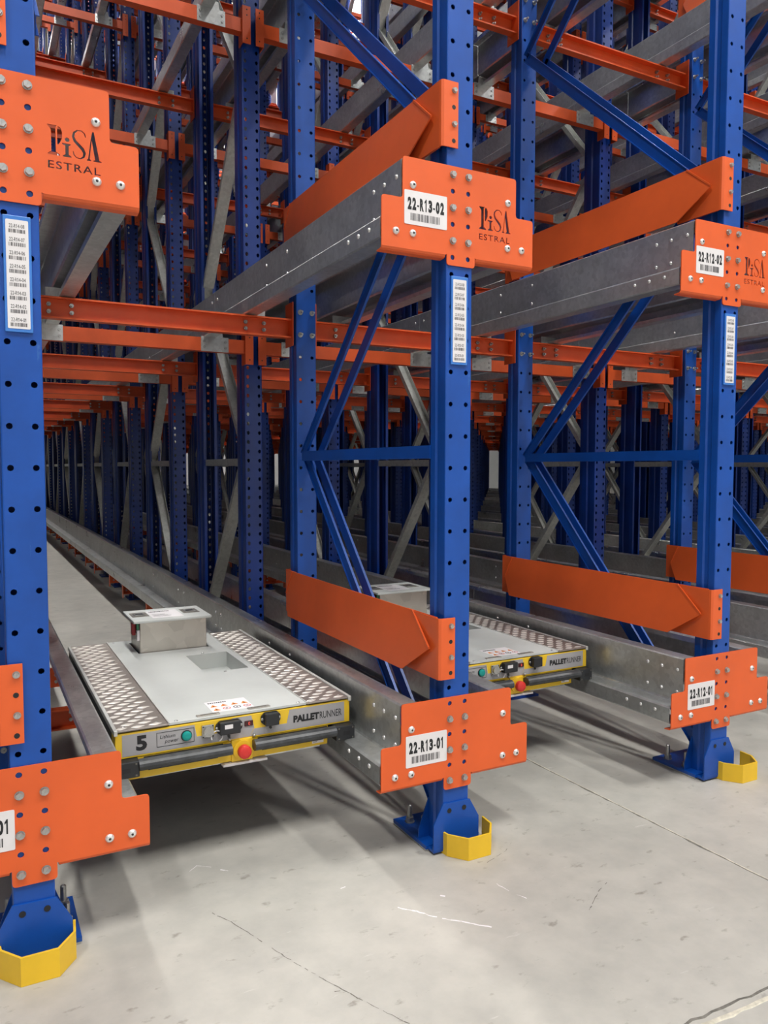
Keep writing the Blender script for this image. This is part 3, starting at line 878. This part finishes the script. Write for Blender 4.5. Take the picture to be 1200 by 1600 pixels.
for k in (-1, 0, 1):
    for level in (1, 2):
        code = '22-%s-0%d' % (RN[k], level)
        t = thing('connector_plate', 'orange rail end plate %swhite label %s%s' % ('with cut-out lettering and ' if level == 2 else 'with ', code, ' near the floor' if level == 1 else ''), 'rack plate', (XL(k), Y0-0.0035, 0), 'orange rail end plates')
        link('plate', PLATE[level], t)
        zs = (0.2375, 0.3375, 0.4375) if level == 1 else (1.9375, 2.0375, 2.1375)
        for z in zs:
            for i, sx in enumerate((-0.0283, 0.0283)):
                link('bolt', BOLT, t, (sx, -0.002, z), (0, random.uniform(0, 1), 0))
        up = 0 if level == 1 else LEV + 0.003
        for x, z in ((-0.170, 0.425), (-0.170, 0.283), (-0.228, 0.283), (0.180, 0.425), (0.180, 0.283), (0.236, 0.283)):
            link('rivet', RIV, t, (x, -0.002, z+up))
        label_obj(t, code, -0.200 if level == 2 else -0.190, (1.966 if level == 2 else 0.305), 0.150, 0.100, -0.0021, k*7+level)
    # narrow list of shelf codes on the post
    t = thing('code_strip', 'narrow blue-edged strip listing 22-%s-08 to 22-%s-01 on the post' % (RN[k], RN[k]), 'label', (XL(k), Y0, 0), 'code strips on the posts')
    link('holder', B(STRIPBLUE).bbox(-0.032, 0.029, -0.006, -0.0005, 1.560, 1.832, 0.0015).mesh('holder'), t)
    pp = link('paper', B(WHITE).prism(rounded([(-0.026, 1.568), (0.023, 1.568), (0.023, 1.822), (-0.026, 1.822)], 0.003, 3), -0.0068, -0.006, 'y').mesh('paper'), t)
    mb = B(INK)
    for i in range(8):
        z = 1.803 - i*0.0312
        mb.mat(INK); put_code(mb, '22-%s-0%d' % (RN[k], 8-i), -0.019, z, 0.034, 0.0088, -0.0071, 0.0)
        barcode(mb.mat(INKGREY), -0.020, z-0.0115, 0.036, 0.0085, -0.0071, i*5+k, 16)
    link('lettering', mb.mesh('lettering'), pp)

# ------------------------------------------------------------------ deflectors beside the posts
def deflector(k, lv):
    dz = (0, 1.648, 3.30)[lv]
    t = thing('deflector', 'orange pointed side guard bar at %s, %s level' % (linename(k), ORD[lv+1]), 'guard bar', (XL(k), Y0, dz), 'orange side guard bars')
    z0, z1 = 0.568, 0.766; xs = -0.070
    mb = B(ORANGE)
    # panel: upper edge against the brackets, lower edge standing clear
    P = [(0.158, 0.766, 0), (0.028, 0.664, 0.5), (0.180, 0.566, 1), (1.245, 0.562, 1), (1.300, 0.655, .5), (1.255, 0.764, 0)]
    vs = [(xs-0.004-0.028*f_, y, z) for y, z, f_ in P] + [(xs-0.028*f_, y+0.0, z) for y, z, f_ in P]
    n = len(P)
    mb.add(vs, [tuple(range(n)), tuple(range(2*n-1, n-1, -1))] + [(i, (i+1) % n, (i+1) % n+n, i+n) for i in range(n)])
    link('panel', mb.mesh('panel'), t)
    for (a, b) in (((xs-0.004, 0.158, 0.766), (xs-0.017, 0.031, 0.666)), ((xs-0.004, 1.255, 0.764), (xs-0.017, 1.298, 0.66))):
        link('weld_seam', B(ORANGE).bar(a, b, 0.006, 0.006).mesh('weld_seam'), t)
    for yy, sg in ((0.0, 1), (1.255, 1)):
        br = B(ORANGE)
        br.sheet([(-0.014, -0.007), (xs+0.006, -0.007), (xs+0.001, -0.004), (xs, 0.002), (xs, 0.20)] if yy == 0 else [(xs, -0.03), (xs, 0.088), (xs+0.001, 0.094), (xs+0.006, 0.098), (-0.014, 0.098)], 0.004 if yy == 0 else -0.004, z0, z1-0.002, 'z')
        if yy == 0: br.box(xs, xs+0.004, -0.01+0.02, 0.20, z0, z1)
        br.mat(INK)
        if yy == 0:
          for z in (0.688, 0.588): br.cyl((-0.030, -0.0115, z), 0.0068, 0.0008, 'y', 10)
        o = link('bracket', br.mesh('bracket'), t, (0, yy, 0))
        for z in (0.738, 0.638):
            if yy == 0: link('bolt', SMALLBOLT, o, (-0.0283, -0.011, z))
for k, lv in ((-1, 0), (-1, 1), (0, 0), (0, 1), (0, 2), (1, 0), (1, 1), (1, 2), (2, 0), (2, 1), (2, 2), (3, 0), (3, 1), (3, 2)): deflector(k, lv)

# ------------------------------------------------------------------ yellow column guards
for k, dx in ((-1, 0.005), (0, 0.038), (1, 0.083)):
    pts = [(-0.092, 0.030), (-0.087, -0.025), (-0.043, -0.083), (0.043, -0.083), (0.087, -0.025), (0.092, 0.030)]
    mb = B(YELLOW).sheet([(a, b) for a, b in pts], 0.006, 0.0, 0.071, 'z')
    o = link('column_guard', mb.mesh('column_guard'), None, (XL(k)+dx, Y0, 0.0005))
    tag(o, 'yellow bent steel floor guard round the foot of %s' % linename(k), 'guard', 'yellow column guards')

# ------------------------------------------------------------------ pallet shuttles
def tread_mesh(x0, x1, y0, y1, z):
    mb = B(TREAD).bbox(x0, x1, y0, y1, z-0.006, z, 0.0025)
    mb.mat(TREADHI)
    i = 0; y = y0 + 0.02
    px, py = 0.051, 0.031
    row = 0
    while y < y1-0.014:
        x = x0 + 0.020 + (px/2 if row % 2 else 0)
        while x < x1-0.014:
            L, w_, h = 0.0215, 0.0112, 0.0018
            a = R(4)
            pts = []
            for (u, v) in ((-L, 0), (-L*0.15, -w_), (L*0.15, -w_), (L, 0), (L*0.15, w_), (-L*0.15, w_)):
                pts.append((max(x0+0.004, min(x1-0.004, x + u*math.cos(a) - v*math.sin(a))), y + u*math.sin(a) + v*math.cos(a)))
            top = [(x+(p[0]-x)*0.72, y+(p[1]-y)*0.62) for p in pts]
            n = 6
            mb.add([(p[0], p[1], z) for p in pts] + [(p[0], p[1], z+h) for p in top], [tuple(range(n, 2*n))] + [(q, (q+1) % n, (q+1) % n+n, q+n) for q in range(n)])
            x += px
        y += py/1.0; row += 1
    mb.mat(ZINC)
    for yy in (y0+0.03, y0+(y1-y0)*0.35, y0+(y1-y0)*0.7, y1-0.03):
        for xx in (x0+0.03, x1-0.03): mb.dome((xx, yy, z), 0.006, 0.003, 8, '+z')
    return mb.mesh('tread_plate')

def shuttle(cx, yfr, num, lab):
    """local: x centred, y from the front face back, z absolute"""
    t = thing('pallet_shuttle', lab, 'shuttle', (cx, yfr, 0), 'yellow pallet shuttles')
    hw = 0.384; Ln = 1.225; zt = 0.462
    b = B(SHYELLOW)
    b.bbox(-hw+0.002, hw-0.002, 0.0, 0.012, 0.375, zt-0.010, 0.002)         # front fascia
    b.prism([(-hw+0.030, 0.374), (-hw+0.040, 0.308), (0.30, 0.312), (0.302, 0.374)], 0.002, 0.012, 'y')
    b.bbox(-hw+0.002, hw-0.002, Ln-0.012, Ln, 0.34, zt-0.010, 0.002)
    for s in (-1, 1): b.box(s*(hw-0.002), s*(hw-0.006), 0.012, 0.06, 0.375, zt-0.010)
    b.mat(BLACK)
    for s in (-1, 1): b.box(s*(hw-0.002), s*(hw-0.006), 0.06, Ln-0.012, 0.375, zt-0.010)
    b.mat(BLACK).box(-hw+0.03, hw-0.03, 0.013, Ln-0.013, 0.325, 0.375)
    b.box(-hw+0.006, hw-0.006, 0.013, Ln-0.013, 0.375, 0.395)
    link('chassis', b.mesh('chassis'), t)
    link('tread_plate', tread_mesh(-hw, -0.226, -0.004, Ln, zt), t)
    link('tread_plate', tread_mesh(0.226, hw, -0.004, Ln, zt), t)
    # edge strips under the treads
    for s in (-1, 1):
        link('edge_trim', B(TRIM).bbox(s*(hw+0.002), s*(hw-0.009), -0.007, Ln, zt-0.014, zt+0.003, 0.002).mesh('edge_trim'), t)
    # centre deck with two openings: battery well and access pocket
    bx0, bx1, by0, by1 = -0.131, 0.150, 0.958, 1.165
    wx0, wx1, wy0, wy1 = 0.026, 0.198, 0.525, 0.822
    z1 = zt+0.001
    d = B(LIDGREY)
    def slab(xa, xb, ya, yb_): d.box(xa, xb, ya, yb_, zt-0.006, z1)
    X = sorted({-0.224, 0.224, bx0-.008, bx1+.008, wx0, wx1}); Yv = sorted({0.0, Ln, by0-.008, by1+.008, wy0, wy1})
    for a, b2 in zip(X, X[1:]):
        for c, e in zip(Yv, Yv[1:]):
            mx, my = (a+b2)/2, (c+e)/2
            if bx0-.008 < mx < bx1+.008 and by0-.008 < my < by1+.008: continue
            if wx0 < mx < wx1 and wy0 < my < wy1: continue
            slab(a, b2, c, e)
    link('deck', d.mesh('deck'), t)
    w = B(LIDGREY); zb = zt-0.062
    w.box(wx0, wx1, wy0, wy1, zb-0.003, zb)
    w.box(wx0-.003, wx0, wy0, wy1, zb, zt-.006).box(wx1, wx1+.003, wy0, wy1, zb, zt-.006).box(wx0, wx1, wy0-.003, wy0, zb, zt-.006).box(wx0, wx1, wy1, wy1+.003, zb, zt-.006)
    link('pocket', w.mesh('pocket'), t)
    ledge = B(TRIM)
    for s in (-1, 1): ledge.box(s*0.2225, s*0.2265, 0.0, Ln, zt-0.004, zt+0.0035)
    ledge.mat(ZINC)
    for x, y in ((-0.2, 0.012), (0.2, 0.012), (-0.2, Ln-0.02), (0.2, Ln-0.02), (0.10, 0.84), (0.10, 0.508)): ledge.dome((x, y, z1), 0.006, 0.003, 8, '+z')
    link('deck_edge', ledge.mesh('deck_edge'), t)
    # warning sticker with pictograms
    s_ = B(WHITE).box(-0.078, 0.058, 0.035, 0.152, z1, z1+0.0006)
    st = link('warning_sticker', s_.mesh('warning_sticker'), t)
    pk = MB(); zz_ = z1+0.0009
    rnd = random.Random(5)
    for row, yy in enumerate((0.100, 0.062)):
        for q in range(4):
            x = -0.060 + q*0.034
            if (row == 0) or q == 0:
                pk.mat(WARN).add([(x-0.012, yy-0.012, zz_), (x+0.012, yy-0.012, zz_), (x, yy+0.012, zz_)], [(0, 1, 2)])
                pk.mat(INK).add([(x-0.003, yy-0.008, zz_+.0002), (x+0.003, yy-0.008, zz_+.0002), (x, yy+0.004, zz_+.0002)], [(0, 1, 2)])
            else:
                for r_, mt in ((0.013, PINKRED if q != 2 else INK), (0.0095, WHITE), (0.004, INK)):
                    pk.mat(mt).add([(x+r_*math.cos(a*math.pi/6), yy+r_*math.sin(a*math.pi/6), zz_+(0.013-r_)*0.02) for a in range(12)], [tuple(range(12))])
    pk.mat(INK)
    for q in range(9): pk.add([(-0.07+q*0.007, 0.128, zz_), (-0.065+q*0.007, 0.128, zz_), (-0.065+q*0.007, 0.138, zz_), (-0.07+q*0.007, 0.138, zz_)], [(0, 1, 2, 3)])
    link('pictograms', pk.mesh('pictograms'), st)
    for xa, xb in ((-0.135, -0.062), (0.030, 0.104)):
        sl = B(STEEL).bbox(xa, xb, 0.012, 0.030, z1, z1+0.003, 0.001).mat(CRACK).box(xa+0.012, xb-0.012, 0.016, 0.026, z1+0.003, z1+0.0036)
        link('slot_cover', sl.mesh('slot_cover'), t)
    # fascia sticker: grey with yellow notches
    g = B(FASCIA); y = -0.0006
    def quad(pts): g.add([(a, y, z) for a, z in pts] + [(a, 0.0, z) for a, z in pts], [(0, 1, 2, 3)] + [(i, (i+1) % 4, (i+1) % 4+4, i+4) for i in range(4)])
    quad([(-0.362, 0.381), (-0.135, 0.381), (-0.147, 0.446), (-0.362, 0.446)])
    quad([(-0.135, 0.381), (0.03, 0.381), (0.045, 0.408), (-0.140, 0.408)])
    quad([(-0.020, 0.408), (0.045, 0.408), (0.035, 0.448), (-0.028, 0.448)])
    quad([(0.031, 0.381), (0.1495, 0.381), (0.1555, 0.404), (0.0445, 0.404)])
    quad([(0.15, 0.381), (0.362, 0.381), (0.362, 0.447), (0.165, 0.447)])
    gs = link('fascia_sticker', g.mesh('fascia_sticker'), t)
    ink = B(INK); yy = -0.0012
    if num:
        put_text(ink, num, -0.322, 0.393, 0.032, 0.046, yy, 0.045)
    ink.mat(INK)
    put_text(ink, 'Lithium', -0.252, 0.419, 0.045, 0.0105, yy, 0.0, 1.0, 0.2)
    put_text(ink, 'power', -0.238, 0.400, 0.040, 0.0115, yy, 0.0, 1.0, 0.2)
    for x0, x1, z0, z1_ in ((-0.262, -0.148, 0.394, 0.3955), (-0.262, -0.148, 0.437, 0.4385), (-0.262, -0.2605, 0.394, 0.438), (-0.1495, -0.148, 0.394, 0.438)):
        ink.add([(x0, yy, z0), (x1, yy, z0), (x1, yy, z1_), (x0, yy, z1_)], [(0, 1, 2, 3)])
    put_text(ink, 'PALLET', 0.178, 0.402, 0.092, 0.0235, yy, 0.06)
    put_text(ink, 'RUNNER', 0.272, 0.402, 0.080, 0.0235, yy, 0.0)
    link('lettering', ink.mesh('lettering'), gs)
    bt = B(TEAL).cyl((-0.172, -0.008, 0.4165), 0.0145, 0.008, 'y', 20).dome((-0.172, -0.008, 0.4165), 0.0145, 0.004, 20); bt.mat(BLACK).cyl((-0.172, -0.003, 0.4165), 0.017, 0.003, 'y', 20)
    link('power_button', bt.mesh('power_button'), t)
    so = B(ZINC).bbox(-0.125, -0.087, -0.006, 0.0, 0.400, 0.440, 0.002).cyl((-0.106, -0.016, 0.420), 0.0155, 0.010, 'y', 18)
    so.mat(BLACK)
    for a in (-0.121, -0.091):
        for c in (0.404, 0.436): so.cyl((a, -0.0068, c), 0.0025, 0.0008, 'y', 8)
    link('charging_socket', so.mesh('charging_socket'), t)
    co = B(WHITE)
    prev = None
    for i in range(13):
        a = math.pi*(1.15 - 1.5*i/12); p = Vector((-0.080 + 0.018*math.cos(a), -0.012, 0.402 + 0.018*math.sin(a)))
        if prev is not None: co.bar(prev, p, 0.003, 0.003, Vector((0, 1, 0)))
        prev = p
    link('retaining_cord', co.mesh('retaining_cord'), t)
    def cover(x0, x1, z0, z1_, white):
        c = B(BLACK); h = (x1-x0); e = 0.012
        c.prism(rounded([(x0, z0+e), (x0+e, z0), (x1-e, z0), (x1, z0+e), (x1, z1_-e), (x1-e, z1_), (x0+e, z1_), (x0, z1_-e)], 0.004, 2), -0.006, 0, 'y')
        c.bbox(x0+0.010, x1-0.010, -0.024, -0.006, z0+0.001, z1_-0.001, 0.003)
        if white: c.mat(WHITE).box(x0+0.024, x0+0.050, -0.0246, -0.024, z1_-0.022, z1_-0.009)
        c.mat(ZINC)
        for xx in (x0+0.004, x1-0.004): c.dome((xx, -0.006, (z0+z1_)/2), 0.005, 0.003, 8)
        c.mat(BLACK).cyl(((x0+x1)/2, -0.004, z0-0.010), 0.0045, 0.004, 'y', 10)
        link('connector_cover', c.mesh('connector_cover'), t)
    cover(-0.082, 0.004, 0.404, 0.446, True)
    cover(0.066, 0.132, 0.410, 0.452, False)
    dp = B(DARKRED).bbox(-0.0+0.012, 0.040, -0.004, 0.0, 0.416, 0.433, 0.001); dp.mat(LEDRED); put_text(dp, '0', 0.024, 0.419, 0.006, 0.011, -0.0043)
    link('display', dp.mesh('display'), t)
    # emergency stop
    es = B(SHYELLOW).bbox(-0.032, 0.038, -0.004, 0.006, 0.308, 0.378, 0.002).cyl((0.003, -0.012, 0.344), 0.031, 0.010, 'y', 26); es.mat(RED).cyl((0.003, -0.022, 0.344), 0.010, 0.012, 'y', 16).cyl((0.003, -0.036, 0.345), 0.0215, 0.014, 'y', 24).dome((0.003, -0.036, 0.345), 0.0215, 0.007, 24)
    es.mat(ZINC)
    for xx in (-0.038, 0.042): es.dome((xx, -0.004, 0.384), 0.006, 0.006, 10)
    link('emergency_stop', es.mesh('emergency_stop'), t)
    # bumpers on both sides of the stop
    for x0, x1 in ((-0.320, -0.038), (0.036, 0.318)):
        bp = B(RUBBER)
        n = 14; pr = [(-0.022+0.020*math.cos(2*math.pi*i/n)*1.1, 0.358+0.0175*math.sin(2*math.pi*i/n)) for i in range(n)]
        bp.prism(pr, x0, x1, 'x')
        bp.mat(BLACK).box(x0+0.03, x1-0.04, -0.014, 0.004, 0.334, 0.345).box(x0+0.02, x1-0.02, -0.004, 0.004, 0.345, 0.372)
        link('bumper', bp.mesh('bumper', False), t)
    for s in (-1, 1):
        bk = B(BLACK).bbox(s*0.318, s*0.386, -0.034, 0.030, 0.326, 0.374, 0.003)
        bk.mat(INK).box(s*0.345, s*0.368, -0.0345, -0.034, 0.343, 0.357)
        bk.mat(CRACK)
        for xx in (0.328, 0.378):
            for z_ in (0.333, 0.367): bk.cyl((s*xx, -0.0346, z_), 0.003, 0.0008, 'y', 8)
        link('bumper_bracket', bk.mesh('bumper_bracket'), t)
    tr = B(WHITE).bbox(-0.06, 0.085, -0.010, 0.02, 0.298, 0.306, 0.001); tr.mat(GALV).box(-0.30, 0.28, 0.02, 0.06, 0.30, 0.312)
    link('lower_tray', tr.mesh('lower_tray'), t)
    pl = B(WHITE).box(0.245, 0.286, 0.0008, 0.002, 0.320, 0.340)
    pl.mat(INK)
    for q in range(4): pl.add([(0.248, 0.0006, 0.336-q*0.004), (0.266-(q % 2)*0.004, 0.0006, 0.336-q*0.004), (0.266-(q % 2)*0.004, 0.0006, 0.3375-q*0.004), (0.248, 0.0006, 0.3375-q*0.004)], [(0, 1, 2, 3)])
    link('rating_label', pl.mesh('rating_label'), t)
    # wheels on the ledges
    for s in (-1, 1):
        for yy in (0.16, 0.42, 0.80, 1.06):
            wm = B(BLACK).cyl((s*0.352-0.012, yy, 0.365), 0.034, 0.024, 'x', 18)
            link('wheel', wm.mesh('wheel'), t)
    # raised battery box with lid
    bb = B(STEEL).bbox(bx0, bx1, by0, by1, 0.36, 0.594, 0.004)
    bat = link('battery_box', bb.mesh('battery_box'), t)
    ld = B(WHITE)
    ld.mats[0] = LIDGREY
    ld.bbox(bx0-0.030, bx1+0.014, by0-0.035, by1+0.020, 0.594, 0.604, 0.002)
    link('lid', ld.mesh('lid'), bat)
    lb = B(WHITE).box(-0.075, 0.055, by0+0.005, by1-0.03, 0.604, 0.6045)
    lb.mat(INK)
    rnd = random.Random(8)
    xx = -0.065
    for q in range(12):
        w_ = rnd.uniform(0.003, 0.008); lb.add([(xx, 1.10, 0.6047), (xx+w_, 1.10, 0.6047), (xx+w_, 1.118, 0.6047), (xx, 1.118, 0.6047)], [(0, 1, 2, 3)]); xx += w_+0.002
    for r_ in range(3):
        lb.add([(-0.065, 1.04-r_*0.02, 0.6047), (-0.01+r_*0.01, 1.04-r_*0.02, 0.6047), (-0.01+r_*0.01, 1.045-r_*0.02, 0.6047), (-0.065, 1.045-r_*0.02, 0.6047)], [(0, 1, 2, 3)])
    link('lid_label', lb.mesh('lid_label'), bat)
    for xa in (-0.148, 0.068):
        hd = MB(); hd.mat(CRACK).box(xa, xa+0.07, 1.02, 1.12, 0.604, 0.6046); hd.mat(ZINC).bbox(xa+0.012, xa+0.058, 1.045, 1.095, 0.6046, 0.607, 0.001)
        hd.mat(BLACK).box(xa+0.02, xa+0.05, 1.06, 1.08, 0.607, 0.6076)
        link('recessed_handle', hd.mesh('recessed_handle'), bat)
    cn = B(REDPAINT).bbox(bx0-0.026, bx0-0.012, 0.985, 1.02, 0.535, 0.585, 0.002); cn.mat(BLACK).box(bx0-0.012, bx0, 0.98, 1.03, 0.545, 0.592)
    cn.mat(GREEN).box(bx0-0.010, bx0-0.002, 0.968, 0.976, 0.560, 0.592).mat(WHITE).bbox(bx0-0.012, bx0-0.001, 0.955, 0.972, 0.515, 0.560, 0.002)
    cn.mat(INK)
    for q in range(6): cn.box(bx0-0.0125, bx0-0.012, 0.957, 0.970, 0.520+q*0.006, 0.522+q*0.006)
    link('battery_connector', cn.mesh('battery_connector'), bat)
    return t
shuttle(XL(-1)+LP/2, 2.36, '5', 'yellow and grey pallet shuttle numbered 5 in the left lane')
shuttle(XL(0)+LP/2-0.02, 2.545, '', 'partly hidden yellow pallet shuttle behind the 22-R13 post')
